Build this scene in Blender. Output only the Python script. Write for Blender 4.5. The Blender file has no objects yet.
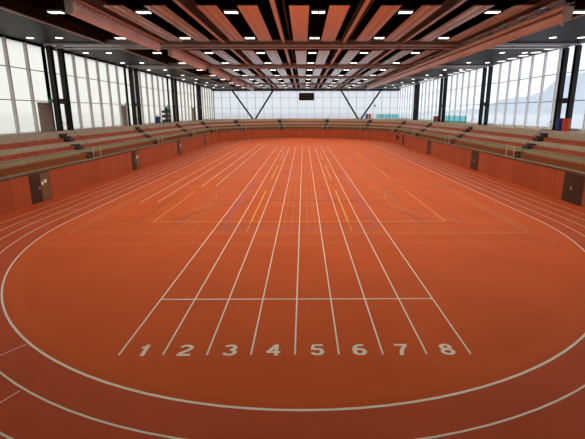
import bpy, math, random
from mathutils import Vector, Matrix
random.seed(7)
C = bpy.context.scene.collection
PI = math.pi

# ------------------------------------------------------------------ camera
cam = bpy.data.cameras.new('camera'); co = bpy.data.objects.new('camera', cam); C.objects.link(co)
pitch, yaw, roll = .2045, .0035, -.0013
F = Vector((math.sin(yaw)*math.cos(pitch), math.cos(yaw)*math.cos(pitch), -math.sin(pitch)))
R0 = Vector((math.cos(yaw), -math.sin(yaw), 0)); U0 = R0.cross(F)
Rr = R0*math.cos(roll)+U0*math.sin(roll); Ur = U0*math.cos(roll)-R0*math.sin(roll)
M = Matrix((Rr, Ur, -F)).transposed().to_4x4(); M.translation = (.248, 0, 6.59)
co.matrix_world = M
cam.sensor_fit = 'HORIZONTAL'; cam.sensor_width = 36; cam.lens = 36*369.8/585
cam.shift_x = (292.5-304.84)/585; cam.shift_y = (188.63-219.5)/585
cam.clip_start = .1; cam.clip_end = 2000
bpy.context.scene.camera = co

# ------------------------------------------------------------------ world, daylight, exposure
w = bpy.data.worlds.new('overcast_sky'); bpy.context.scene.world = w; w.use_nodes = True
nt = w.node_tree; nt.nodes.clear()
tc = nt.nodes.new('ShaderNodeTexCoord'); sx = nt.nodes.new('ShaderNodeSeparateXYZ')
nt.links.new(tc.outputs['Generated'], sx.inputs[0])
mr = nt.nodes.new('ShaderNodeMapRange'); mr.inputs[1].default_value = -1; mr.inputs[2].default_value = 1
nt.links.new(sx.outputs['X'], mr.inputs[0])
cr = nt.nodes.new('ShaderNodeValToRGB')
cr.color_ramp.elements[0].color = (.76, .76, .70, 1); cr.color_ramp.elements[1].color = (.98, .99, 1.02, 1)
e = cr.color_ramp.elements.new(.5); e.color = (.97, .97, .98, 1)
nt.links.new(mr.outputs[0], cr.inputs[0])
bg = nt.nodes.new('ShaderNodeBackground'); bg.inputs[1].default_value = 1.75
nt.links.new(cr.outputs[0], bg.inputs[0])
wo = nt.nodes.new('ShaderNodeOutputWorld'); nt.links.new(bg.outputs[0], wo.inputs[0])
vs = bpy.context.scene.view_settings
vs.view_transform = 'Standard'; vs.look = 'None'; vs.gamma = 1; vs.use_curve_mapping = False
vs.exposure = 0.0

GXL, GXR, GYN, GYF = -24.4, 26.3, -6.5, 104.0     # glass lines of the hall
def portal(loc, rot, sx_, sy_):
    l = bpy.data.lights.new('daylight_portal', 'AREA'); l.shape = 'RECTANGLE'; l.size = sx_; l.size_y = sy_
    l.cycles.is_portal = True
    o = bpy.data.objects.new('daylight_portal', l); C.objects.link(o); o.location = loc; o.rotation_euler = rot
portal((GXL-.3, 49, 8.9), (0, -PI/2, 0), 8.4, 112)
portal((GXR+.3, 49, 8.9), (0, PI/2, 0), 8.4, 112)
portal((1, GYF+.3, 8.7), (-PI/2, 0, 0), 51, 8.0)

# ------------------------------------------------------------------ materials
def mat(name, col, rough=.6, metal=0, spec=.5, noise=None, bump=None, emit=None):
    m = bpy.data.materials.new(name); m.use_nodes = True; t = m.node_tree; b = t.nodes['Principled BSDF']
    b.inputs['Base Color'].default_value = (*col, 1); b.inputs['Roughness'].default_value = rough
    b.inputs['Metallic'].default_value = metal; b.inputs['Specular IOR Level'].default_value = spec
    if noise:
        sc, amt = noise
        g = t.nodes.new('ShaderNodeNewGeometry'); n = t.nodes.new('ShaderNodeTexNoise'); n.inputs['Scale'].default_value = sc
        n.inputs['Detail'].default_value = 5
        t.links.new(g.outputs['Position'], n.inputs['Vector'])
        r = t.nodes.new('ShaderNodeValToRGB')
        r.color_ramp.elements[0].position = .3; r.color_ramp.elements[1].position = .7
        r.color_ramp.elements[0].color = (*[c*(1-amt) for c in col], 1); r.color_ramp.elements[1].color = (*[min(1, c*(1+amt)) for c in col], 1)
        t.links.new(n.outputs[0], r.inputs[0]); t.links.new(r.outputs[0], b.inputs['Base Color'])
    if bump:
        g = t.nodes.new('ShaderNodeNewGeometry'); n = t.nodes.new('ShaderNodeTexNoise'); n.inputs['Scale'].default_value = bump[0]
        t.links.new(g.outputs['Position'], n.inputs['Vector'])
        bp = t.nodes.new('ShaderNodeBump'); bp.inputs['Strength'].default_value = bump[1]; bp.inputs['Distance'].default_value = .01
        t.links.new(n.outputs[0], bp.inputs['Height']); t.links.new(bp.outputs[0], b.inputs['Normal'])
    if emit:
        b.inputs['Emission Color'].default_value = (*emit[0], 1); b.inputs['Emission Strength'].default_value = emit[1]
    return m

M_floor = mat('orange_rubber_floor', (.60, .103, .024), .50, spec=.05, noise=(.35, .06), bump=(60, .15))
M_track = mat('red_track_rubber', (.50, .083, .028), .5, spec=.07, noise=(.5, .06), bump=(60, .2))
M_white = mat('white_line_paint', (.80, .75, .70), .5)
M_yellow = mat('yellow_line_paint', (.80, .44, .05), .5)
M_red = mat('dark_red_line_paint', (.10, .005, .008), .5)
M_purple = mat('purple_line_paint', (.17, .08, .30), .5)
M_olive = mat('olive_line_paint', (.45, .19, .05), .5)
M_pale = mat('worn_pale_line_paint', (.50, .24, .13), .5)
M_kerb = mat('light_orange_band', (.61, .111, .025), .50, spec=.05)
M_concrete = mat('concrete', (.41, .365, .31), .8, noise=(3, .12))
M_wood = mat('orange_stained_bench_wood', (.38, .070, .028), .45, noise=(2.5, .18))
M_black = mat('black_steel', (.010, .009, .009), .4, spec=.3)
M_dark = mat('dark_metal_cap', (.05, .035, .03), .4)
M_step = mat('dark_steel_step', (.035, .035, .037), .6)
M_alu = mat('aluminium_profile', (.62, .62, .62), .4, metal=.3)
M_finL = mat('shaded_glazing_fin', (.60, .59, .60), .5)  # left fins: the shade on their near faces is put into the colour
M_finR = mat('daylit_glazing_fin', (.88, .88, .88), .4)  # right fins: same profile, with the brighter light put into its colour
M_thin = mat('grey_glazing_bar', (.12, .115, .11), .5)
M_roof = mat('dark_roof_deck', (.006, .006, .006), .9, spec=.0)
M_soffit = mat('dark_grey_soffit', (.022, .024, .023), .5, spec=.12)
M_beam = mat('painted_beam_steel', (.56, .53, .52), .30, metal=.6)
M_duct = mat('pale_curtain_fabric', (.86, .87, .93), .5, noise=(1.2, .1))
M_duct_r = mat('rolled_curtain_fabric', (.66, .44, .33), .34, metal=.55)
M_truss = mat('grey_truss_steel', (.55, .53, .50), .45, metal=.3)
M_chan = mat('brushed_channel', (.35, .34, .30), .35, metal=.8)
M_door = mat('dark_brown_door', (.035, .02, .016), .35)
M_handle = mat('brushed_handle', (.6, .5, .35), .3, metal=.8)
M_paper = mat('white_paper', (.8, .8, .78), .7)
M_greydoor = mat('grey_metal_door', (.30, .27, .25), .5)
M_bin_r = mat('red_plastic', (.62, .05, .02), .45)
M_bin_b = mat('blue_plastic', (.01, .05, .28), .45)
M_ground = mat('pale_ground_outside', (.62, .64, .66), .9, noise=(.02, .15))
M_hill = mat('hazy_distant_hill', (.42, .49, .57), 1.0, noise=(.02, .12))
M_wallnear = mat('dark_plaster', (.12, .09, .08), .8)
M_lamp = mat('lit_lamp_panel', (.9, .9, .85), .5, emit=((1, .93, .80), 5.0))
M_lamp3 = mat('lit_round_lamp', (.9, .9, .85), .5, emit=((1, .98, .95), 1.2))
M_lamp2 = mat('lit_small_lamp', (.9, .9, .85), .5, emit=((1, .96, .88), 4.0))
M_lampframe = mat('lamp_frame', (.2, .2, .2), .5)
M_sign = mat('green_exit_sign', (.0, .16, .07), .5, emit=((.0, .35, .15), .25))
M_screen = mat('black_screen', (.008, .008, .008), .25)
M_led = mat('dim_display_digits', (.10, .09, .08), .6)
M_equip = mat('dark_equipment', (.045, .04, .035), .6, noise=(8, .5))
M_cable = mat('thin_steel_cable', (.1, .09, .085), .4, metal=.6)

def ribbed():                                   # ribbed metal radiant panel
    m = mat('ribbed_metal_panel', (.66, .62, .58), .17, metal=.9)
    t = m.node_tree; b = t.nodes['Principled BSDF']
    g = t.nodes.new('ShaderNodeTexCoord'); wv = t.nodes.new('ShaderNodeTexWave'); wv.bands_direction = 'X'
    wv.inputs['Scale'].default_value = 2.6
    t.links.new(g.outputs['Object'], wv.inputs['Vector'])
    r = t.nodes.new('ShaderNodeValToRGB'); r.color_ramp.elements[0].color = (.30, .29, .28, 1); r.color_ramp.elements[1].color = (.76, .76, .75, 1)
    r.color_ramp.elements[0].position = .0; r.color_ramp.elements[1].position = .35
    t.links.new(wv.outputs[0], r.inputs[0]); t.links.new(r.outputs[0], b.inputs['Base Color'])
    bp = t.nodes.new('ShaderNodeBump'); bp.inputs['Strength'].default_value = .2; bp.inputs['Distance'].default_value = .02
    t.links.new(wv.outputs[0], bp.inputs['Height']); t.links.new(bp.outputs[0], b.inputs['Normal'])
    return m
M_panel = ribbed()

def boards():                                   # orange-red board wall with vertical joints, UV = metres along the wall
    m = mat('orange_red_wall_boards', (.40, .06, .025), .42, spec=.4)
    t = m.node_tree; b = t.nodes['Principled BSDF']
    uv = t.nodes.new('ShaderNodeUVMap'); s = t.nodes.new('ShaderNodeSeparateXYZ'); t.links.new(uv.outputs[0], s.inputs[0])
    def mth(op, a, v):
        n = t.nodes.new('ShaderNodeMath'); n.operation = op; t.links.new(a, n.inputs[0]); n.inputs[1].default_value = v; return n.outputs[0]
    u = mth('DIVIDE', s.outputs[0], 1.0)
    fl = mth('FLOOR', u, 0); fr = mth('FRACT', u, 0); jt = mth('LESS_THAN', fr, .03)
    wn = t.nodes.new('ShaderNodeTexWhiteNoise'); wn.noise_dimensions = '1D'; t.links.new(fl, wn.inputs['W'])
    mx = t.nodes.new('ShaderNodeMix'); mx.data_type = 'RGBA'; mx.inputs[6].default_value = (.36, .068, .025, 1); mx.inputs[7].default_value = (.43, .088, .031, 1)
    t.links.new(wn.outputs['Value'], mx.inputs[0])
    m2 = t.nodes.new('ShaderNodeMix'); m2.data_type = 'RGBA'; m2.inputs[7].default_value = (.20, .034, .017, 1)
    t.links.new(jt, m2.inputs[0]); t.links.new(mx.outputs[2], m2.inputs[6]); t.links.new(m2.outputs[2], b.inputs['Base Color'])
    return m
M_board = boards()

def pane(name, tint, milk, fac):                # wired / profiled glass: part clear, part milky
    m = bpy.data.materials.new(name); m.use_nodes = True; t = m.node_tree; t.nodes.clear()
    a = t.nodes.new('ShaderNodeBsdfTransparent'); a.inputs[0].default_value = (*tint, 1)
    b = t.nodes.new('ShaderNodeBsdfTranslucent'); b.inputs[0].default_value = (*milk, 1)
    x = t.nodes.new('ShaderNodeMixShader'); x.inputs[0].default_value = fac
    o = t.nodes.new('ShaderNodeOutputMaterial')
    t.links.new(a.outputs[0], x.inputs[1]); t.links.new(b.outputs[0], x.inputs[2]); t.links.new(x.outputs[0], o.inputs[0])
    return m
M_paneL = pane('milky_profiled_glass', (.86, .87, .85), (.86, .86, .83), .5)
M_paneR = pane('clear_glass', (.83, .86, .89), (.84, .87, .92), .25)
M_paneF = pane('frosted_glass', (.76, .77, .79), (.74, .76, .80), .4)

def clearglass(name, tint, gl=.05):
    m = bpy.data.materials.new(name); m.use_nodes = True; t = m.node_tree; t.nodes.clear()
    a = t.nodes.new('ShaderNodeBsdfTransparent'); a.inputs[0].default_value = (*tint, 1)
    b = t.nodes.new('ShaderNodeBsdfGlossy'); b.inputs['Roughness'].default_value = .05
    x = t.nodes.new('ShaderNodeMixShader'); o = t.nodes.new('ShaderNodeOutputMaterial')
    x.inputs[0].default_value = gl; t.links.new(a.outputs[0], x.inputs[1]); t.links.new(b.outputs[0], x.inputs[2]); t.links.new(x.outputs[0], o.inputs[0])
    return m
M_bal = clearglass('greenish_safety_glass', (.84, .92, .84))
M_teal = clearglass('teal_tinted_glass', (.50, .82, .80))

# ------------------------------------------------------------------ mesh helpers
class MB:
    def __init__(s): s.v = []; s.f = []; s.uv = None
    def quad(s, a, b, c, d): n = len(s.v); s.v += [a, b, c, d]; s.f.append((n, n+1, n+2, n+3)); return s
    def box(s, x0, x1, y0, y1, z0, z1, T=None, ch=0):
        P = [(x, y, z) for z in (z0, z1) for y in (y0, y1) for x in (x0, x1)]
        if T: P = [tuple(T(*p)) for p in P]
        n = len(s.v); s.v += P
        s.f += [tuple(n+i for i in q) for q in ((0, 2, 3, 1), (4, 5, 7, 6), (0, 1, 5, 4), (2, 6, 7, 3), (0, 4, 6, 2), (1, 3, 7, 5))]
        return s
    def bar(s, a, b, w_, h_=None, up=(0, 0, 1)):
        a, b = Vector(a), Vector(b); d = (b-a); L = d.length; d.normalize(); h_ = h_ or w_
        u = Vector(up); r = d.cross(u)
        if r.length < 1e-4: r = d.cross(Vector((1, 0, 0)))
        r.normalize(); u = r.cross(d)
        return s.box(-w_/2, w_/2, 0, L, -h_/2, h_/2, T=lambda x, y, z: a+r*x+d*y+u*z)
    def tube(s, a, b, r_, n=10, r2=None):
        a, b = Vector(a), Vector(b); d = (b-a).normalized(); r2 = r_ if r2 is None else r2
        p = d.cross(Vector((0, 0, 1)))
        if p.length < 1e-3: p = Vector((1, 0, 0))
        p.normalize(); q = d.cross(p); k = len(s.v)
        for c, rr in ((a, r_), (b, r2)):
            for i in range(n):
                t = 2*PI*i/n; s.v.append(tuple(c+p*math.cos(t)*rr+q*math.sin(t)*rr))
        for i in range(n): j = (i+1) % n; s.f.append((k+i, k+j, k+n+j, k+n+i))
        s.f.append(tuple(range(k+n-1, k-1, -1))); s.f.append(tuple(range(k+n, k+2*n)))
        return s
    def build(s, name, m, parent=None, bevel=0, smooth=False):
        me = bpy.data.meshes.new(name); me.from_pydata([tuple(p) for p in s.v], [], s.f)
        if s.uv:
            l = me.uv_layers.new(name='UVMap')
            for lp in me.loops: l.data[lp.index].uv = s.uv[lp.vertex_index]
        me.materials.append(m); me.update()
        import bmesh
        b = bmesh.new(); b.from_mesh(me); bmesh.ops.recalc_face_normals(b, faces=b.faces)
        if bevel: bmesh.ops.bevel(b, geom=list(b.edges), offset=bevel, segments=2, affect='EDGES', clamp_overlap=True)
        b.to_mesh(me); b.free()
        if smooth:
            for p in me.polygons: p.use_smooth = True
        o = bpy.data.objects.new(name, me); C.objects.link(o)
        if parent: o.parent = parent
        return o

def tag(o, label, cat, group=None):
    o['label'] = label; o['category'] = cat
    if group: o['group'] = group
    return o
def struct(o, label=None):
    o['kind'] = 'structure'
    if label: o['label'] = label
    return o
def thing(name, loc, label, cat, group=None, rz=0):
    o = bpy.data.objects.new(name, None); C.objects.link(o); o.location = loc; o.rotation_euler = (0, 0, rz)
    o.empty_display_size = .3
    return tag(o, label, cat, group)
def copy_tree(o, parent=None):
    c = o.copy(); C.objects.link(c)
    if parent: c.parent = parent
    for ch in list(o.children): copy_tree(ch, c)
    return c

# ------------------------------------------------------------------ the oval path: straight sides and round ends
XC, CN, CF, RW = .24, 22.4, 77.0, 19.65
LS = CF-CN; LA = PI*RW; PER = 2*(LS+LA)
def P(s, d, z=0.0):
    s = s % PER; r = RW+d
    if s < LS: return Vector((XC-r, CN+s, z))
    if s < LS+LA: a = (s-LS)/RW; return Vector((XC-r*math.cos(a), CF+r*math.sin(a), z))
    if s < 2*LS+LA: return Vector((XC+r, CF-(s-LS-LA), z))
    a = (s-2*LS-LA)/RW; return Vector((XC+r*math.cos(a), CN-r*math.sin(a), z))
def yaw_at(s):
    a = P(s-.05, 0); b = P(s+.05, 0); t = b-a; return math.atan2(t.y, t.x)
def stops(s0, s1, step=1.0):
    br = [LS*0, LS, LS+LA, 2*LS+LA, PER, -LA]
    out = [s0]; n = max(1, math.ceil((s1-s0)/step))
    for i in range(1, n+1): out.append(s0+(s1-s0)*i/n)
    for b in br:
        if s0 < b < s1: out.append(b)
    return sorted(set(out))
def sweep(prof, s0, s1, step=1.0, closed=False, uv=False, mb=None):
    mb = mb or MB(); ss = stops(s0, s1, step); n = len(prof)
    if closed: ss = ss[:-1]
    k = len(mb.v)
    if uv: mb.uv = []
    for s in ss:
        for d, z in prof:
            mb.v.append(tuple(P(s, d, z)))
            if uv: mb.uv.append((s, z))
    m = len(ss)
    for i in range(m if closed else m-1):
        j = (i+1) % m
        for q in range(n):
            r = (q+1) % n; mb.f.append((k+i*n+q, k+i*n+r, k+j*n+r, k+j*n+q))
    if not closed:
        mb.f.append(tuple(k+q for q in range(n))); mb.f.append(tuple(k+(m-1)*n+q for q in range(n-1, -1, -1)))
    return mb
def rect(d0, d1, z0, z1): return [(d0, z0), (d1, z0), (d1, z1), (d0, z1)]

# ------------------------------------------------------------------ floor, ground, hill
floor = struct(MB().box(GXL-.3, GXR+.3, GYN-.3, GYF+.3, -.3, 0).build('floor', M_floor))
g = MB()
for x0, x1, y0, y1 in ((-900, GXL-.5, -300, 1200), (GXR+.5, 900, -300, 1200), (GXL-.5, GXR+.5, GYF+.5, 1200), (GXL-.5, GXR+.5, -300, GYN-.5)):
    g.box(x0, x1, y0, y1, 3.9, 4.4)
ground = struct(g.build('ground_outside', M_ground))
def ridge(name, pts, depth, m):
    mb = MB(); n = len(pts)
    for (x, y, h) in pts:
        d = Vector((x, y, 0)).normalized()*depth
        mb.v += [(x, y, 4.3), (x+d.x*.5, y+d.y*.5, 4.4+h), (x+d.x, y+d.y, 4.3)]
    for i in range(n-1):
        a = 3*i; b = a+3
        mb.f += [(a, b, b+1, a+1), (a+1, b+1, b+2, a+2)]
    return mb.build(name, m, smooth=True)
pts = []
HZ = [(16, 2), (25, 6), (28, 17), (31, 20), (32.4, 25), (33.4, 36), (36, 43), (45, 50), (60, 45), (78, 30)]
for i in range(125):
    a = 16+i*.5; k = max(q for q in range(len(HZ)-1) if HZ[q][0] <= a); (a0, h0), (a1, h1) = HZ[k], HZ[k+1]
    h = h0+(h1-h0)*(a-a0)/(a1-a0)+.8*math.sin(i*1.7)+.5*math.sin(i*3.1)
    pts.append((450*math.sin(math.radians(a)), 450*math.cos(math.radians(a)), max(1, h)))
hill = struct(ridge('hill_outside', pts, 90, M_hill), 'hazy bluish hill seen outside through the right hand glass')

# ------------------------------------------------------------------ running track and painted lines (parts of the floor)
TC, TR, TCY, TFY = .26, 14.53, 22.33, 75.6
def oval(r, n=72, k=1.045):                     # points of an oval line, near end slightly longer
    off = r-TR; out = []
    for i in range(n+1):
        a = PI*i/n; out.append((TC-r*math.cos(a), TFY+(TR*k+off)*math.sin(a)))
    for i in range(n+1):
        a = PI*i/n; out.append((TC+r*math.cos(a), TCY-(TR*k+off)*math.sin(a)))
    return out
def ring(r0, r1, z, name, m, parent):
    a = oval(r0); b = oval(r1); mb = MB(); n = len(a)
    mb.v = [(x, y, z) for x, y in a]+[(x, y, z) for x, y in b]
    mb.f = [(i, (i+1) % n, n+(i+1) % n, n+i) for i in range(n)]
    return mb.build(name, m, parent)
o = ring(TR, TR+4*.957+1.27, .004, 'running_track', M_track, floor); o['label'] = 'darker red oval running track'
o = ring(TR-.62, TR-.2, .003, 'inner_band', M_kerb, floor)
for i in range(5):
    r = TR+i*.957; ring(r-(.033 if i == 0 else .024), r+(.033 if i == 0 else .024), .008, 'oval_lane_line', M_white, floor)
def line(x0, y0, x1, y1, wd, mb, z=.008):
    a = Vector((x0, y0, 0)); b = Vector((x1, y1, 0)); n = (b-a).normalized(); n = Vector((-n.y, n.x, 0))*wd/2
    mb.quad((a.x+n.x, a.y+n.y, z), (a.x-n.x, a.y-n.y, z), (b.x-n.x, b.y-n.y, z), (b.x+n.x, b.y+n.y, z)); return mb
def arc(cx, cy, r, a0, a1, wd, mb, z=.008, n=40, dash=False):
    for i in range(n):
        if dash and i % 2: continue
        t0 = math.radians(a0+(a1-a0)*i/n); t1 = math.radians(a0+(a1-a0)*(i+1)/n)
        q = [(cx+(r-wd/2)*math.cos(t0), cy+(r-wd/2)*math.sin(t0), z), (cx+(r+wd/2)*math.cos(t0), cy+(r+wd/2)*math.sin(t0), z),
             (cx+(r+wd/2)*math.cos(t1), cy+(r+wd/2)*math.sin(t1), z), (cx+(r-wd/2)*math.cos(t1), cy+(r-wd/2)*math.sin(t1), z)]
        mb.quad(*q)
    return mb
for i in range(9):
    x = (i-4)*1.22; line(x, 9.1, x, 72.0, .05, MB()).build('sprint_lane_line', M_white, floor)
line(-4.88, 12.21, 4.88, 12.21, .06, MB(), .009).build('start_line', M_white, floor)
mb = MB()
for i in range(17): line(-4.88+i*.6, 72, -4.88+i*.6+.3, 72, .09, mb, .009)
mb.build('dashed_finish_line', M_white, floor)
for x, y0, y1 in ((-8.98, 32.8, 78), (-7.7, 33, 78), (-11.9, 26.8, 72.2), (-10.66, 26.8, 72.2)):
    line(x, y0, x, y1, .06, MB()).build('runway_line', M_white, floor)
for (ax, ay), (bx, by) in (((-7.78, 9.63), (-8.16, 9.11)), ((-6.61, 7.79), (-6.80, 7.38))):
    u = Vector((bx-ax, by-ay)).normalized()*.93; line(ax, ay, ax+u.x, ay+u.y, .03, MB(), .0095).build('stagger_mark', M_white, floor)
for x, y in ((-16.9, 21.76), (-16.26, 24.83)):
    line(x, y, x+1.0, y, .03, MB(), .0095).build('stagger_mark', M_white, floor)

hb = MB(); yw = MB(); pu = MB(); bk = MB(); ol = MB(); pl = MB()
def rectl(mb, x0, x1, y0, y1, wd, z=.006):
    line(x0, y0, x1, y0, wd, mb, z); line(x0, y1, x1, y1, wd, mb, z); line(x0, y0, x0, y1, wd, mb, z); line(x1, y0, x1, y1, wd, mb, z)
rectl(hb, -9.95, 9.95, 21.3, 61.3, .05); line(-9.95, 41.3, 9.95, 41.3, .05, hb, .006)
for cy, sg in ((21.3, 1), (61.3, -1)):
    arc(1.5, cy, 6, 0, 90*sg, .10, hb, .006, 20); arc(-1.5, cy, 6, 180, 180-90*sg, .10, hb, .006, 20); line(-1.5, cy+6*sg, 1.5, cy+6*sg, .05, hb, .006)
    arc(1.5, cy, 9, 20*sg, 90*sg, .04, ol, .006, 30, True); arc(-1.5, cy, 9, 180-20*sg, 180-90*sg, .04, ol, .006, 30, True)
hb.build('handball_court_lines', M_red, floor)
for y0 in (21.8, 37.2, 52.6):
    for sx_ in (-1, 1):
        line(sx_*8.96, y0, sx_*8.96, y0+9, .06, yw, .007); line(sx_*2.97, y0, sx_*2.97, y0+9, .08, yw, .007)
        for q in range(4): line(sx_*2.97, y0-1.75+q*.42, sx_*2.97, y0-1.5+q*.42, .05, yw, .007)
    line(-8.96, y0, 8.96, y0, .045, yw, .007); line(-8.96, y0+9, 8.96, y0+9, .03, yw, .007)
yw.build('volleyball_court_lines', M_yellow, floor)
rectl(pu, -4.49, 4.49, 20.5, 38.4, .08, .0065); line(-4.49, 29.4, 4.49, 29.4, .04, pu, .0065)
pu.build('long_volleyball_court_lines', M_purple, floor)
rectl(bk, -7.52, 7.52, 27.4, 55.4, .07, .0055); arc(0, 41.4, 1.8, 0, 360, .05, bk, .0055); line(-7.52, 41.4, 7.52, 41.4, .05, bk, .0055)
for cy, sg in ((29, 1), (53.8, -1)): arc(0, cy, 6.25, 0, 180*sg, .10, bk, .0055); line(-2.4, cy-1.6*sg, -1.8, cy+4.2*sg, .05, bk, .0055); line(2.4, cy-1.6*sg, 1.8, cy+4.2*sg, .05, bk, .0055)
bk.build('basketball_court_lines', M_red, floor)
for y0 in (19.6, 46.6):
    rectl(pl, -12.8, 12.8, y0, y0+15.7, .05, .005); line(0, y0, 0, y0+15.7, .04, pl, .005)
    arc(12.85, y0+7.8, 6.3, 95, 265, .05, pl, .005)
    arc(0, y0+7.8, 1.8, 0, 360, .04, pl, .005)
rectl(pl, -13.2, 13.2, 17.97, 63, .03, .0045)
pl.build('cross_basketball_court_lines', M_pale, floor)
for y0 in (19.6, 46.6): arc(-12.85, y0+7.8, 6.3, -85, 85, .05, ol, .005)
for xc in (-3.5, 3.5, -10, 10):
    for y0 in (20.0, 36.5):
        rectl(ol, xc-3.05, xc+3.05, y0, y0+13.4, .035, .0035); line(xc-2.59, y0, xc-2.59, y0+13.4, .03, ol, .0035); line(xc+2.59, y0, xc+2.59, y0+13.4, .03, ol, .0035)
ol.build('badminton_court_lines', M_olive, floor)

NX = (-4.25, -3.1, -1.83, -.615, .62, 1.82, 3.02, 4.29)
def ell(cx, cy, rx, ry, a0, a1, n=22):
    return [(cx+rx*math.cos(math.radians(a0+(a1-a0)*i/n)), cy+ry*math.sin(math.radians(a0+(a1-a0)*i/n))) for i in range(n+1)]
T_ = .085                                       # half stroke of the bold digits, box .62 wide and 1 high
DG = {1: [[(.34, 0), (.34, 1)], [(.34, .86), (.26, .78), (.12, .74)]],
      2: [ell(.31, .70, .225, .215, 165, -25)+[(.42, .48), (.18, .26), (.10, .085)], [(.04, .085), (.60, .085)]],
      3: [ell(.30, .72, .20, .195, 160, -90), ell(.30, .30, .225, .215, 90, -165)],
      4: [[(.44, 0), (.44, 1)], [(.42, .94), (.10, .30)], [(.02, .30), (.62, .30)]],
      5: [[(.56, .915), (.16, .915), (.115, .50)], ell(.31, .33, .22, .245, 140, -160)],
      6: [ell(.31, .32, .215, .235, 0, 360), ell(.36, .50, .27, .415, 195, 60)],
      7: [[(.04, .915), (.60, .915)], [(.53, .90), (.36, .58), (.25, .28), (.22, 0)]],
      8: [ell(.31, .735, .185, .18, 0, 360), ell(.31, .30, .22, .215, 0, 360)]}
def stroke(pts, mb, f):
    n = len(pts); L = []; closed = (Vector(pts[0])-Vector(pts[-1])).length < 1e-4
    for i in range(n):
        a = Vector(pts[i-1] if i else (pts[-2] if closed else pts[0])); b = Vector(pts[i+1] if i < n-1 else (pts[1] if closed else pts[-1]))
        d = (b-a).normalized(); L.append((Vector(pts[i]), Vector((-d.y, d.x))*T_))
    for (p, u), (q, v) in zip(L, L[1:]):
        mb.quad(f(p+u), f(p-u), f(q-v), f(q+v))
for i, x in enumerate(NX):
    mb = MB()
    for st in DG[i+1]: stroke(st, mb, lambda v: (x+(v.x-.31)*.66, 9.06+v.y*.50, .009+.0012*DG[i+1].index(st)))
    o = mb.build('lane_number', M_white, floor); o['label'] = 'white painted number %d' % (i+1)

# ------------------------------------------------------------------ walls of the arena (orange boards) and terrace
wall = struct(sweep(rect(0, .16, 0, 2.2), 0, PER, 1.0, closed=True, uv=True).build('wall_arena', M_board))
# the sweep wraps its seam on the near side, out of view
struct(sweep(rect(-.04, .2, 2.2, 2.29), 0, PER, 1.0, closed=True).build('trim_1', M_dark), 'dark cap along the top of the orange wall')
terr = [(.16, 0), (.16, 2.15), (.21, 2.28), (1.35, 2.28), (1.35, 3.15), (2.25, 3.15), (2.25, 3.85), (3.2, 3.85), (3.2, 4.85), (3.38, 4.85), (3.38, 4.75), (3.6, 4.75), (3.6, 0)]
terrace = struct(sweep(terr, 0, PER, 1.0, closed=True).build('floor_terrace', M_concrete), 'stepped grey concrete spectator terrace ringing the arena floor')
mb = MB(); n = 360; inner = []; outer = []
for i in range(n):
    s = PER*i/n; a = P(s, 3.55, 0); sm = s % PER
    if sm < LS: q = (GXL-.2, a.y)
    elif LS+LA <= sm < 2*LS+LA: q = (GXR+.2, a.y)
    else:
        cy = CF if sm < LS+LA else CN; dx, dy = a.x-XC, a.y-cy
        k = min(((GXR+.2-XC)/dx if dx > 1e-6 else (GXL-.2-XC)/dx if dx < -1e-6 else 1e9), ((GYF+.2-cy)/dy if dy > 1e-6 else (GYN-.2-cy)/dy if dy < -1e-6 else 1e9))
        q = (XC+dx*k, cy+dy*k)
    inner.append((a.x, a.y)); outer.append(q)
mb.v = [(x, y, 4.75) for x, y in inner]+[(x, y, 4.75) for x, y in outer]+[(x, y, 4.5) for x, y in inner]+[(x, y, 4.5) for x, y in outer]
for i in range(n):
    j = (i+1) % n; mb.f += [(i, j, n+j, n+i), (2*n+i, 3*n+i, 3*n+j, 2*n+j), (n+i, n+j, 3*n+j, 3*n+i)]
struct(mb.build('floor_walkway', M_concrete), 'grey concrete walkway behind the seats')

# ------------------------------------------------------------------ stairs, benches, balustrades
aS = lambda deg: LS+math.radians(deg)*RW
ST = [35.4-CN, 51.4-CN, 67.6-CN, aS(13), aS(43), aS(74), aS(106), aS(136.5), aS(167), LS+LA+(CF-67.0), LS+LA+(CF-50.9), LS+LA+(CF-35.2)]
ends = [-7.0]+ST+[2*LS+LA+7]
where = ['nearest section on the left side', 'second section from the camera on the left', 'third section from the camera on the left',
         'fourth section on the left, where it curves', 'far left corner section', 'section just left of the far centre',
         'far centre section', 'section just right of the far centre', 'far right corner section',
         'fourth section on the right, where it curves', 'third section from the camera on the right',
         'second section from the camera on the right', 'nearest section on the right side']
def anchor(o, s, d, z):                         # an Empty on the terrace; children keep world coordinates
    p = P(s, d, z); o.location = p
def unparent_offset(ch, root):
    ch.matrix_parent_inverse = Matrix.Translation(root.location).inverted()
rows = [(.78, 1.30, 2.28, 2.80, 'front row'), (1.8, 2.2, 3.15, 3.50, 'middle row'), (2.7, 3.1, 3.85, 4.22, 'back row')]
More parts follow.
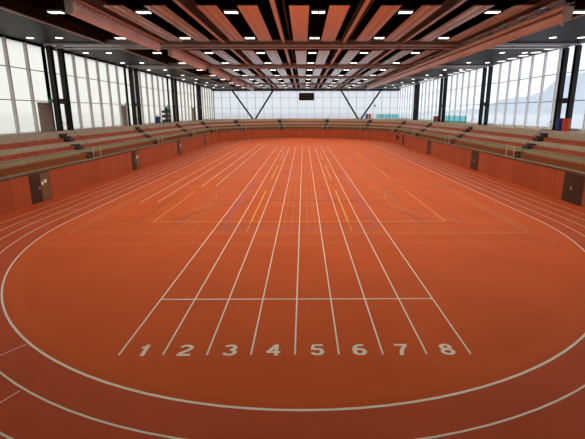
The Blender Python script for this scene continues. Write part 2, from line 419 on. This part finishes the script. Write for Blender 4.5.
for k, wh in enumerate(where):
    s0, s1 = ends[k]+.56, ends[k+1]-.56
    if k == 0: s0 = ends[0]
    if k == 12: s1 = ends[13]
    for d0, d1, z0, z1, rn in rows:
        c = (s0+s1)/2
        t = thing('bench', (0, 0, 0), 'long orange wooden bench, %s, %s' % (rn, wh), 'bench', 'terrace benches'); anchor(t, c, (d0+d1)/2, z0)
        b = sweep(rect(d0+.04, d1, z0, z1-.06), s0, s1).build('bench_front', M_wood, t); unparent_offset(b, t)
        b = sweep(rect(d0, d1+.02, z1-.06, z1), s0-.02, s1+.02).build('seat_board', M_wood, t); unparent_offset(b, t)
    # balustrade of glass panes with a rail
    t = thing('glass_balustrade', (0, 0, 0), 'greenish glass balustrade, %s' % wh, 'balustrade', 'glass balustrades'); anchor(t, (s0+s1)/2, .08, 2.29)
    g0, g1 = ends[k]+(.75 if k else 0), ends[k+1]-(.75 if k < 12 else 0)
    m_ = max(2, round((g1-g0)/2.9)); L = (g1-g0)/m_
    for q in range(m_):
        b = sweep(rect(.07, .09, 2.29, 3.33), g0+q*L+.015, g0+(q+1)*L-.015, .97).build('glass_pane', M_bal, t); unparent_offset(b, t)
    b = sweep(rect(.055, .105, 3.33, 3.37), g0, g1).build('top_rail', M_dark, t); unparent_offset(b, t)
    mb = sweep(rect(.05, .11, 2.29, 2.36), g0, g1)
    b = mb.build('base_channel', M_chan, t); unparent_offset(b, t)
swhere = ['first staircase from the camera on the left', 'second staircase from the camera on the left', 'third staircase from the camera on the left',
          'fourth staircase on the left, at the start of the curve', 'staircase in the far left corner', 'staircase left of the far centre', 'staircase right of the far centre',
          'staircase in the far right corner', 'fourth staircase on the right, at the start of the curve', 'third staircase from the camera on the right',
          'second staircase from the camera on the right', 'first staircase from the camera on the right']
for k, s in enumerate(ST):
    p = P(s, 0, 0); a = yaw_at(s)               # local x = along the terrace, y = outward
    t = thing('terrace_staircase', (p.x, p.y, 2.45), 'dark stepped '+swhere[k], 'stairs', 'terrace staircases', a)
    # right handed frame: outward = +y local when the path runs counter to it
    for (d0, d1, z0, z1) in ((.55, .95, 2.28, 2.55), (.97, 1.35, 2.28, 2.85), (1.42, 1.84, 3.15, 3.38), (1.86, 2.25, 3.15, 3.62), (2.3, 2.62, 3.85, 4.1), (2.64, 2.92, 3.85, 4.35), (2.94, 3.2, 3.85, 4.6)):
        MB().box(-.46, .46, d0, d1-.004, z1-2.45-.09, z1-2.45).build('tread', M_step, t)
        MB().box(-.40, .40, d0+.05, d1-.03, z0-2.45, z1-2.45-.09).build('riser_block', M_step, t)
    MB().box(-.46, .46, 3.2, 3.40, 2.40, 2.46).build('landing_edge', M_step, t)
    r = thing('stair_gate', (p.x, p.y, 2.29), 'clear glass gate, foot of %s' % swhere[k].replace(' staircase', ' stairs').replace('at the start of the curve', 'at the curve'), 'gate', 'stair foot gates', a)
    for sx_ in (-.64, .64): MB().box(sx_-.02, sx_+.02, .06, .10, 0, 1.15).build('gate_post', M_alu, r)
    MB().box(-.63, .63, .072, .088, .06, 1.1).build('glass_pane', M_bal, r)
    h = thing('stair_handrail', (p.x, p.y, 2.45), 'thin sloping handrail, %s' % swhere[k].replace(' staircase', ' stairs').replace('at the start of the curve', 'at the curve'), 'handrail', 'stair handrails', a)
    MB().tube((.51, .9, .95), (.51, 3.35, 3.3), .016, 8).build('rail', M_cable, h)
    for d, z in ((.9, 0), (3.28, 2.4)): MB().tube((.51, d, z), (.51, d, z+.95), .014, 8).build('rail_post', M_cable, h)

# arena doors set into the orange wall (left and right)
def wall_door(n, s, wd, notices, label):
    p = P(s, 0, 0); a = yaw_at(s)
    o = MB().box(-wd/2, 0, -.02, .03, .02, 2.16).box(0, wd/2, -.02, .03, .02, 2.16)
    t = o.build('door_%d' % n, M_door); t.location = p; t.rotation_euler = (0, 0, a); struct(t, label)
    if notices:
        q = MB().box(.04, wd/2-.06, -.03, -.02, .08, 2.1)
        for i in range(20): q.box(.04, wd/2-.06, -.036, -.03, .1+i*.1, .15+i*.1)
        q.build('slatted_side_panel', mat('brown_slats', (.20, .10, .05), .5), t)
        MB().box(.1, .34, -.042, -.036, 1.25, 1.5).box(.42, .68, -.042, -.036, 1.35, 1.62).build('paper_notice', M_paper, t)
    MB().box(-.20, -.08, -.045, -.02, .95, 1.2).build('handle', M_handle, t)
    return t
for n, (y, wd) in enumerate(((27.15, 2.1), (43.2, 2.1), (58.8, 2.1), (74.7, 2.0))):
    wall_door(n+1, y-CN, wd, True, 'dark door with slatted side panel in the left orange wall')
for n, (y, wd) in enumerate(((26.35, 2.15), (42.15, 2.0), (57.9, 1.9), (73.2, 1.4))):
    wall_door(n+5, LS+LA+CF-y, wd*.93, False, 'plain dark door in the right orange wall')
s = LS+LA+CF-77.6; p = P(s, 0, 0)
o = MB().box(-1.5, 1.5, -.03, 0, .95, 1.8).build('wall_board', M_door); o.location = p; o.rotation_euler = (0, 0, yaw_at(s))
tag(o, 'dark rectangular board on the right orange wall near the curve', 'board')

# ------------------------------------------------------------------ facades
YB = [-11.8+16.2*i for i in range(8)]           # column lines: 20.6, 36.8, 53, 69.2, 85.4, 101.6
def facade_side(x, sg, n0, zt, mat_p, fin, label):
    ys = [GYN, 20.6, 36.8, 53.0, 69.2, 85.4, GYF]
    for i in range(len(ys)-1):
        a, b = ys[i], ys[i+1]; m_ = max(1, round((b-a)/2.314)); L = (b-a)/m_
        pn = MB().box(x, x+.03*sg, a, b, 4.75, zt).build('window_%d' % (n0+i), mat_p); struct(pn, label[i])
        fr = MB()
        for q in range(m_+1):
            y = a+q*L; fr.box(min(x-.02*sg, x-fin*sg), max(x-.02*sg, x-fin*sg), max(GYN, y-.065), min(GYF, y+.065), 4.75, zt)
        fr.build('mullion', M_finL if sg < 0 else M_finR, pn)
        rl = MB()
        for z in (7.62, 10.35): rl.box(min(x-.01*sg, x-.07*sg), max(x-.01*sg, x-.07*sg), a, b, z-.035, z+.035)
        rl.build('transom', M_thin, pn)
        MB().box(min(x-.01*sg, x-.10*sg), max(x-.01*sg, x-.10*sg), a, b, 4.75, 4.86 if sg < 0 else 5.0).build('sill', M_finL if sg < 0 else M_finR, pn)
names = ['nearest', 'first visible', 'second', 'third', 'fourth', 'last']
facade_side(GXL, -1, 1, 12.62, M_paneL, .30, ['milky glass facade bay on the left, %s from the camera' % q for q in names])
facade_side(GXR, 1, 7, 13.05, M_paneR, .26, ['clear glass facade bay on the right, %s from the camera' % q for q in names])
zf = 12.2
for i, (a, b) in enumerate(((GXL, -13.3), (-13.3, 1.1), (1.1, 15.6), (15.6, GXR))):
    pn = struct(MB().box(a, b, GYF, GYF+.03, 4.75, 13.0).build('window_%d' % (13+i), M_paneF), 'frosted glass bay of the far wall, number %s from the left' % ['one', 'two', 'three', 'four'][i])
    fr = MB(); x = GXL+2.305*math.ceil((a-GXL)/2.305-.001)
    while x < b-.01: fr.box(x-.035, x+.035, GYF-.12, GYF-.01, 4.75, 13.0); x += 2.305
    fr.build('mullion', M_thin, pn)
    rl = MB()
    for z in (7.6, 10.4): rl.box(a, b, GYF-.07, GYF-.01, z-.035, z+.035)
    rl.build('transom', M_thin, pn)
struct(MB().box(GXL-.3, GXR+.3, GYN-.3, GYN, 0, 13.6).build('wall_near', M_wallnear))
for nm, x0, x1 in (('wall_left', GXL-.3, GXL), ('wall_right', GXR, GXR+.3)):
    struct(MB().box(x0, x1, GYN, GYF, 0, 4.72).build(nm, M_concrete))
struct(MB().box(GXL, GXR, GYF, GYF+.3, 0, 4.72).build('wall_far', M_concrete))
struct(MB().box(GXL-.3, GXL+.1, GYN, GYF, 12.6, 13.7).build('trim_2', M_roof), 'dark roof edge over the left glass')
struct(MB().box(GXR-.1, GXR+.3, GYN, GYF, 13.0, 13.7).build('trim_3', M_roof), 'dark roof edge over the right glass')
struct(MB().box(GXL, GXR, 102.9, GYF+.4, zf, 13.7).build('trim_4', M_roof), 'dark roof edge over the far glass')

# ------------------------------------------------------------------ columns, braces
cz0, cz1 = 4.75, 12.55
side_names = ['nearest in view', 'second from the camera', 'third from the camera', 'fourth from the camera']
def column_pair(x, y, label):
    t = thing('twin_column', (x, y, cz0), label, 'column', 'black twin columns'); h = cz1-cz0
    for dy in (-.82, .82):
        c = MB().box(-.2, .2, dy-.2, dy-.14, 0, h).box(-.2, .2, dy+.14, dy+.2, 0, h).box(-.05, .05, dy-.14, dy+.14, 0, h)
        c.box(-.26, .26, dy-.26, dy+.26, 0, .06).build('column', M_black, t)
    MB().box(-.12, .12, -.62, .62, 2.62, 3.12).build('link_beam', M_black, t)
for i, y in enumerate((36.8, 53.0, 69.2, 85.4)):
    column_pair(-23.1, y, 'black steel twin column by the left glass, %s' % side_names[i])
    column_pair(25.5, y-.2, 'black steel twin column by the right glass, %s' % side_names[i])
for k, (xt0, xb0, xb1, xt1, lb) in enumerate(((-18.9, -13.65, -12.9, -8.0, 'left'), (10.5, 15.2, 16.05, 21.1, 'right'))):
    t = thing('diagonal_brace', ((xb0+xb1)/2, 103.2, 4.75), 'black V shaped steel brace on the %s half of the far glass wall' % lb, 'brace', 'V braces')
    cx = (xb0+xb1)/2
    for a, b in ((xt0, xb0), (xt1, xb1)):
        MB().bar((a-cx, 0, zf-4.75), (b-cx, 0, 0), .42, .3, up=(0, 1, 0)).build('strut', M_black, t)
    MB().box(-.7, .7, -.25, .25, 0, .08).build('base_plate', M_black, t)

# ------------------------------------------------------------------ roof, beams
struct(MB().box(GXL-.5, GXR+.5, GYN-.5, GYF+.5, 13.65, 13.9).build('ceiling', M_roof))
XS = (-17.9, 18.4)
for nm, x0, x1, lb in (('trim_5', GXL+.1, XS[0], 'dark grey soffit above the left walkway'), ('trim_6', XS[1], GXR-.1, 'dark grey soffit above the right walkway')):
    struct(MB().box(x0, x1, GYN, 102.9, 12.78, 13.6).build(nm, M_soffit), lb)
for nm, x in (('trim_7', XS[0]), ('trim_8', XS[1])):
    struct(MB().box(x-.05, x+.05, GYN, 102.9, 12.70, 12.80).build(nm, M_alu), 'thin light metal edge of the soffit')
for i, y in enumerate((20.6, 36.8, 53.0, 69.2, 85.4, 101.6)):
    t = thing('roof_beam', (1.1, y, 12.55), 'transverse steel roof beam, %s from the camera' % ['first, at the top edge of the photo', 'second', 'third', 'fourth', 'fifth', 'last, at the far glass wall,'][i], 'beam', 'transverse roof beams')
    for dy in (-.8, .8):
        h = .5
        b = MB().box(-24.6, 24.6, dy-.2, dy+.2, 0, .09).box(-24.6, 24.6, dy-.06, dy+.06, .09, h-.09).box(-24.6, 24.6, dy-.2, dy+.2, h-.09, h)
        b.tube((-24.6, dy, .17), (24.6, dy, .17), .12, 12)
        b.build('chord', M_beam, t)
    br = MB()
    for q in range(10): br.box(-24.4+q*5.45-.06, -24.4+q*5.45+.06, -.6, .6, .12, .24)
    br.build('cross_tie', M_black, t)
XM = 1.2; W_ = 5.45
ords = ['first', 'second', 'third', 'fourth', 'fifth', 'sixth', 'seventh']
for k in range(-3, 3):
    x = XM+W_*(k+.5)
    t = thing('ceiling_beam', (x, 60, 12.75), 'long lengthwise ceiling beam, %s from the left' % ords[k+3], 'beam', 'lengthwise ceiling beams')
    MB().box(-.14, .14, -66, 42, 0, .07).box(-.035, .035, -66, 42, .07, .8).build('rail_profile', M_beam, t)
    MB().tube((.55, -66, .45), (.55, 42, .45), .07, 8).build('pipe', M_black, t)
bays = ['first bay', 'second bay', 'third bay', 'fourth bay', 'last bay']
# ceiling panels
proto = thing('ceiling_panel', (0, 0, 0), '', 'ceiling panel', 'ribbed metal ceiling panels')
pm = MB().box(-.6, .6, 0, 11.2, 0, .05)
for i in range(12): pm.box(-.58+i*.1, -.54+i*.1, .02, 11.18, -.02, 0)
pm.build('ribbed_sheet', M_panel, proto)
hg = MB()
for y in (1, 5.6, 10.2): hg.box(-.5, .5, y-.03, y+.03, .05, .11).tube((-.4, y, .1), (-.4, y, .95), .012, 6).tube((.4, y, .1), (.4, y, .95), .012, 6)
hg.build('hanger', M_black, proto)
first = True
for b in range(5):
    for j, k in enumerate((-2, -1, 0, 1, 2)):
        for q, sd in enumerate((-1.2, 1.2)):
            o = proto if first else copy_tree(proto); first = False
            o.location = (XM+W_*k+sd, 23.4+16.25*b, 12.7)
            n = 2*j+q
            o['label'] = 'ribbed metal ceiling panel, %s from the left in the %s from the camera' % ((ords+['eighth', 'ninth', 'tenth'])[n], bays[b])
# lamps
lamp = thing('ceiling_lamp', (0, 0, 0), '', 'ceiling lamp', 'twin ceiling lamps')
MB().box(-.44, .44, -.26, .26, .02, .14).build('housing', M_lampframe, lamp)
LL = bpy.data.lights.new('lamp_light', 'SPOT'); LL.energy = 525; LL.color = (1, .89, .66); LL.spot_size = math.radians(160); LL.spot_blend = .6; LL.shadow_soft_size = .05
lo = bpy.data.objects.new('lamp_light', LL); C.objects.link(lo); lo.parent = lamp; lo.location = (0, 0, -.02)
for sd in (-1, 1): MB().box(sd*.22-.17, sd*.22+.17, -.2, .2, 0, .02).build('light_panel', M_lamp, lamp)
first = True
bays += ['bay above the camera', 'bay behind the camera']
for b in (0, 1, 2, 3, 4, -1):
    for rr, y in enumerate((24.85, 33.1)):
        if b == -1 and rr == 0: continue
        for j, k in enumerate((-3, -2, -1, 0, 1, 2, 3)):
            o = lamp if first else copy_tree(lamp); first = False
            o.location = (XM+W_*k, y+16.25*b, 12.66)
            o['label'] = 'square twin ceiling lamp, %s from the left, %s row of the %s' % (ords[j], ['near', 'far'][rr], bays[b])
# round aisle lamps
al = thing('soffit_lamp', (0, 0, 0), '', 'ceiling lamp', 'round soffit lamps')
MB().tube((0, 0, 0), (0, 0, .05), .34, 20, .30).build('rim', M_lampframe, al)
MB().tube((0, 0, -.015), (0, 0, 0), .27, 20).build('light_disc', M_lamp2, al)
first = True
for sd, xs in (('left', (-22.8, -20.35)), ('right', (23.8, 21.4))):
    for j, x in enumerate(xs):
        for i in range(9):
            o = al if first else copy_tree(al); first = False
            o.location = (x, 33.2+8.15*i, 12.73)
            o['label'] = 'small round lamp in the %s soffit, %s row, %s from the camera' % (sd, ['outer', 'inner'][j], (ords+['eighth', 'ninth'])[i])
ow = thing('glass_side_lamp', (0, 0, 0), '', 'ceiling lamp', 'large round lamps along the right glass')
MB().tube((0, 0, 0), (0, 0, .05), .58, 24, .54).build('rim', M_lampframe, ow)
MB().tube((0, 0, -.015), (0, 0, 0), .5, 24).build('light_disc', M_lamp3, ow)
first = True
for b in range(4):
    for i in range(5):
        o = ow if first else copy_tree(ow); first = False
        o.location = (24.9, 38.9+2.31*i+16.2*b, 12.73); o['label'] = 'large bright round lamp beside the right glass, %s in the %s group from the camera' % (ords[i], ords[b])

# ------------------------------------------------------------------ divider curtains rolled up under the roof
t = thing('rolled_divider_curtain', (15.1, 22.3, 11.58), 'long pale rolled up divider curtain hanging under the roof on the right', 'curtain')
L = 66
mb = MB(); prof = [(-.22, .80), (-.30, .78), (-.24, .62), (-.28, .42), (-.22, .22), (-.16, .05), (0, 0), (.2, .05), (.32, .3), (.34, .7), (.24, .80)]
n = len(prof); N = 67
for i in range(N):
    y = L*i/(N-1); wob = .012*math.sin(i*2.1)
    for x, z in prof: mb.v.append((x+wob*(1-z), y, z-.012*abs(math.sin(i*.8))))
for i in range(N-1):
    for q in range(n): r = (q+1) % n; mb.f.append((i*n+q, i*n+r, (i+1)*n+r, (i+1)*n+q))
mb.f.append(tuple(range(n))); mb.f.append(tuple((N-1)*n+q for q in range(n)))
mb.build('curtain_roll', M_duct_r, t)
tr = MB()
for y0 in (-.34, .30):
    tr.box(y0, y0+.05, 0, L, .98, 1.03); tr.box(y0, y0+.05, 0, L, .78, .82)
for i in range(66):
    tr.bar((-.34, i, .8), (-.34, i+1, 1.0) if i % 2 else (-.34, i+.5, 1.0), .03); tr.bar((-.33, i, 1.03), (.33, i+1, 1.03), .03)
tr.box(-.02, .02, 0, L, .80, 1.0); tr.build('truss', M_truss, t)
for i in range(29):
    y = .6+i*2.25; bb = MB()
    for yy in (y, y+.92): bb.box(-.30, .2, yy, yy+.08, 1.03, 1.62)
    bb.box(-.30, .2, y+.08, y+.92, 1.54, 1.62).box(-.26, .1, y+.08, y+.92, 1.03, 1.30)
    bb.build('hanger_bracket', M_truss, t)
MB().box(-.5, -.42, 0, L, 1.62, 1.68).box(.42, .5, 0, L, 1.62, 1.68).build('guide_rail', M_black, t)
t2 = MB().tube((-.05, .35, -.12), (.1, .35, -.12), .05, 8).tube((0, .35, -.12), (0, .35, .03), .02, 6); t2.build('pulley', M_alu, t)
for i in range(5):
    y0 = 22.0+.6 if i == 0 else 22.6+16.2*i; ln = 13.2
    t = thing('rolled_net_box', (-13.0, y0, 12.1), 'pale pink trough holding a rolled net under the left roof, %s segment from the camera' % ords[i], 'trough', 'rolled net troughs')
    mb = MB(); prof = [(-.16, .72), (-.17, .2), (-.12, .0), (-.04, -.06), (.08, -.05), (.17, .06), (.20, .2), (.20, .72)]; n = len(prof); N = 15
    for q in range(N):
        for x, z in prof: mb.v.append((x, ln*q/(N-1), z-(.05*math.sin(PI*q/(N-1)) if z < .3 else 0)))
    for a in range(N-1):
        for q in range(n): r = (q+1) % n; mb.f.append((a*n+q, a*n+r, (a+1)*n+r, (a+1)*n+q))
    mb.f.append(tuple(range(n))); mb.f.append(tuple((N-1)*n+q for q in range(n)))
    mb.build('net_roll', M_duct, t)
    tr = MB().box(-.22, -.17, 0, ln, .7, .76).box(.21, .25, 0, ln, .7, .76).box(.20, .23, 0, ln, .52, .55)
    for q in range(24): tr.box(.20, .25, ln*q/24, ln*q/24+.06, .52, .92)
    tr.build('rail_bracket', M_truss, t)
    MB().box(-.20, .24, -.05, 0, -.02, .78).build('end_plate', M_truss, t)

# ------------------------------------------------------------------ small things
t = thing('scoreboard', (1.1, 103.3, 9.65), 'black rectangular scoreboard hanging before the far glass wall', 'scoreboard')
MB().box(-2.05, 2.05, 0, .3, 0, 2.0).build('case', M_screen, t, bevel=.03)
q = MB()
for dx in (-1.5, -.9, -.3, .3, .9, 1.35): q.box(dx, dx+.2, -.01, 0, 1.2, 1.35); q.box(dx, dx+.2, -.01, 0, .55, .7)
q.build('display_digits', M_led, t)
q = MB().tube((-1.6, .15, 2), (-1.6, .15, 2.6), .02, 6).tube((1.6, .15, 2), (1.6, .15, 2.6), .02, 6); q.build('hanger', M_black, t)

for i, (y0, y1) in enumerate(((34.75, 36.5), (50.7, 52.0), (66.6, 67.9), (82.2, 84.2))):
    d = MB().box(GXL+.32, GXL+.40, y0, y1, 4.77, 7.5).build('door_%d' % (9+i), M_greydoor); struct(d, 'grey metal door in the left glass facade, %s from the camera' % ords[i])
    MB().box(GXL+.40, GXL+.46, y0+.12, y0+.16, 5.8, 5.95).build('handle', M_alu, d)
    MB().box(GXL+.40, GXL+.44, y0+.3, y1-.3, 7.15, 7.22).build('door_closer', M_alu, d)
    s_ = thing('exit_sign', (GXL+.32, y1-.05, 7.505), 'small green exit sign above the %s grey door from the camera on the left' % ords[i], 'sign', 'green exit signs')
    MB().box(0, .06, -.1, .62, 0, .34).build('sign_box', M_sign, s_)
    f = MB().box(.06, .066, .05, .13, .08, .26).box(.06, .066, .2, .42, .15, .19).box(.06, .066, .34, .42, .10, .24); f.build('pictogram', M_paper, s_)

def bin_(name, x, y, r, h, m, label):
    t = thing(name, (x, y, 4.75), label, 'bin', 'waste bins')
    MB().tube((0, 0, 0), (0, 0, h), r*.9, 20, r).build('body', m, t, smooth=False)
    mb = MB().tube((0, 0, h), (0, 0, h+.06), r*1.06, 20).tube((0, 0, h+.06), (0, 0, h+.07), r*.8, 20); mb.build('rim', m, t)
bin_('waste_bin', 25.0, 35.1+.15, .32, 1.15, M_bin_r, 'red round bin between the nearest right columns')
bin_('waste_bin', 25.1, 36.15+.2, .30, 1.15, M_bin_b, 'blue round bin behind the red bin between the nearest right columns')
bin_('waste_bin', 25.5, 70.95, .38, .95, M_bin_r, 'red round bin by the third right column')
bin_('waste_bin', 25.5, 71.85, .38, .95, M_bin_b, 'blue round bin behind the red bin by the third right column')
bin_('waste_bin', 18.3, 102.5, .36, 1.2, M_bin_r, 'red round bin at the foot of the far glass wall')
bin_('waste_bin', 17.5, 102.5, .36, 1.2, M_bin_b, 'blue round bin at the foot of the far glass wall')
t = thing('blue_barrel', (-23.6, 61.6, 4.75), 'tall blue barrel with white lid by the left glass', 'barrel')
MB().tube((0, 0, 0), (0, 0, 1.1), .42, 20).tube((0, 0, .35), (0, 0, .4), .45, 20).tube((0, 0, .75), (0, 0, .8), .45, 20).build('body', M_bin_b, t)
MB().tube((0, 0, 1.1), (0, 0, 1.35), .3, 16, .12).build('lid', M_paper, t)
t = thing('equipment_rack', (-23.7, 66.2, 4.75), 'dark rack stacked with sports gear beside the third left column', 'rack')
fr = MB()
for x in (-.4, .4):
    for y in (-1.2, 1.2): fr.box(x-.03, x+.03, y-.03, y+.03, 0, 2.5)
for z in (.1, .9, 1.7, 2.4): fr.box(-.43, .43, -1.23, 1.23, z, z+.04)
fr.build('frame', M_black, t)
for z in (.14, .94, 1.74):
    q = MB()
    for i in range(5):
        y = -1.05+i*.5; h = .35+.25*random.random(); q.box(-.35, .3, y-.2, y+.2, z, z+h)
    q.build('gear_boxes', M_equip, t)
for (x, y, al_, n_, lb) in ((25.9, 59.2, 'y', 4, 'right glass'), (20.2, 103.1, 'x', 3, 'far glass wall')):
    t = thing('glass_screen', (x, y, 4.75), 'low teal tinted glass screen standing before the %s' % lb, 'screen', 'teal glass screens')
    for i in range(n_):
        if al_ == 'y':
            MB().box(-.01, .01, i*2.25+.03, i*2.25+2.22, .1, 1.2).build('glass_pane', M_teal, t); MB().box(-.03, .03, i*2.25-.03, i*2.25+.03, 0, 1.25).build('post', M_alu, t)
        else:
            MB().box(i*2.1+.03, i*2.1+2.07, -.01, .01, .1, 1.2).build('glass_pane', M_teal, t); MB().box(i*2.1-.03, i*2.1+.03, -.03, .03, 0, 1.25).build('post', M_alu, t)
t = thing('loudspeaker', (19.8, 103.4, 8.0), 'tiny dark loudspeaker hanging before the far glass at the right', 'loudspeaker')
MB().box(-.18, .18, -.15, .15, 0, .5).build('case', M_black, t, bevel=.02); MB().box(-.03, .03, .15, .58, .2, .3).build('bracket', M_black, t)
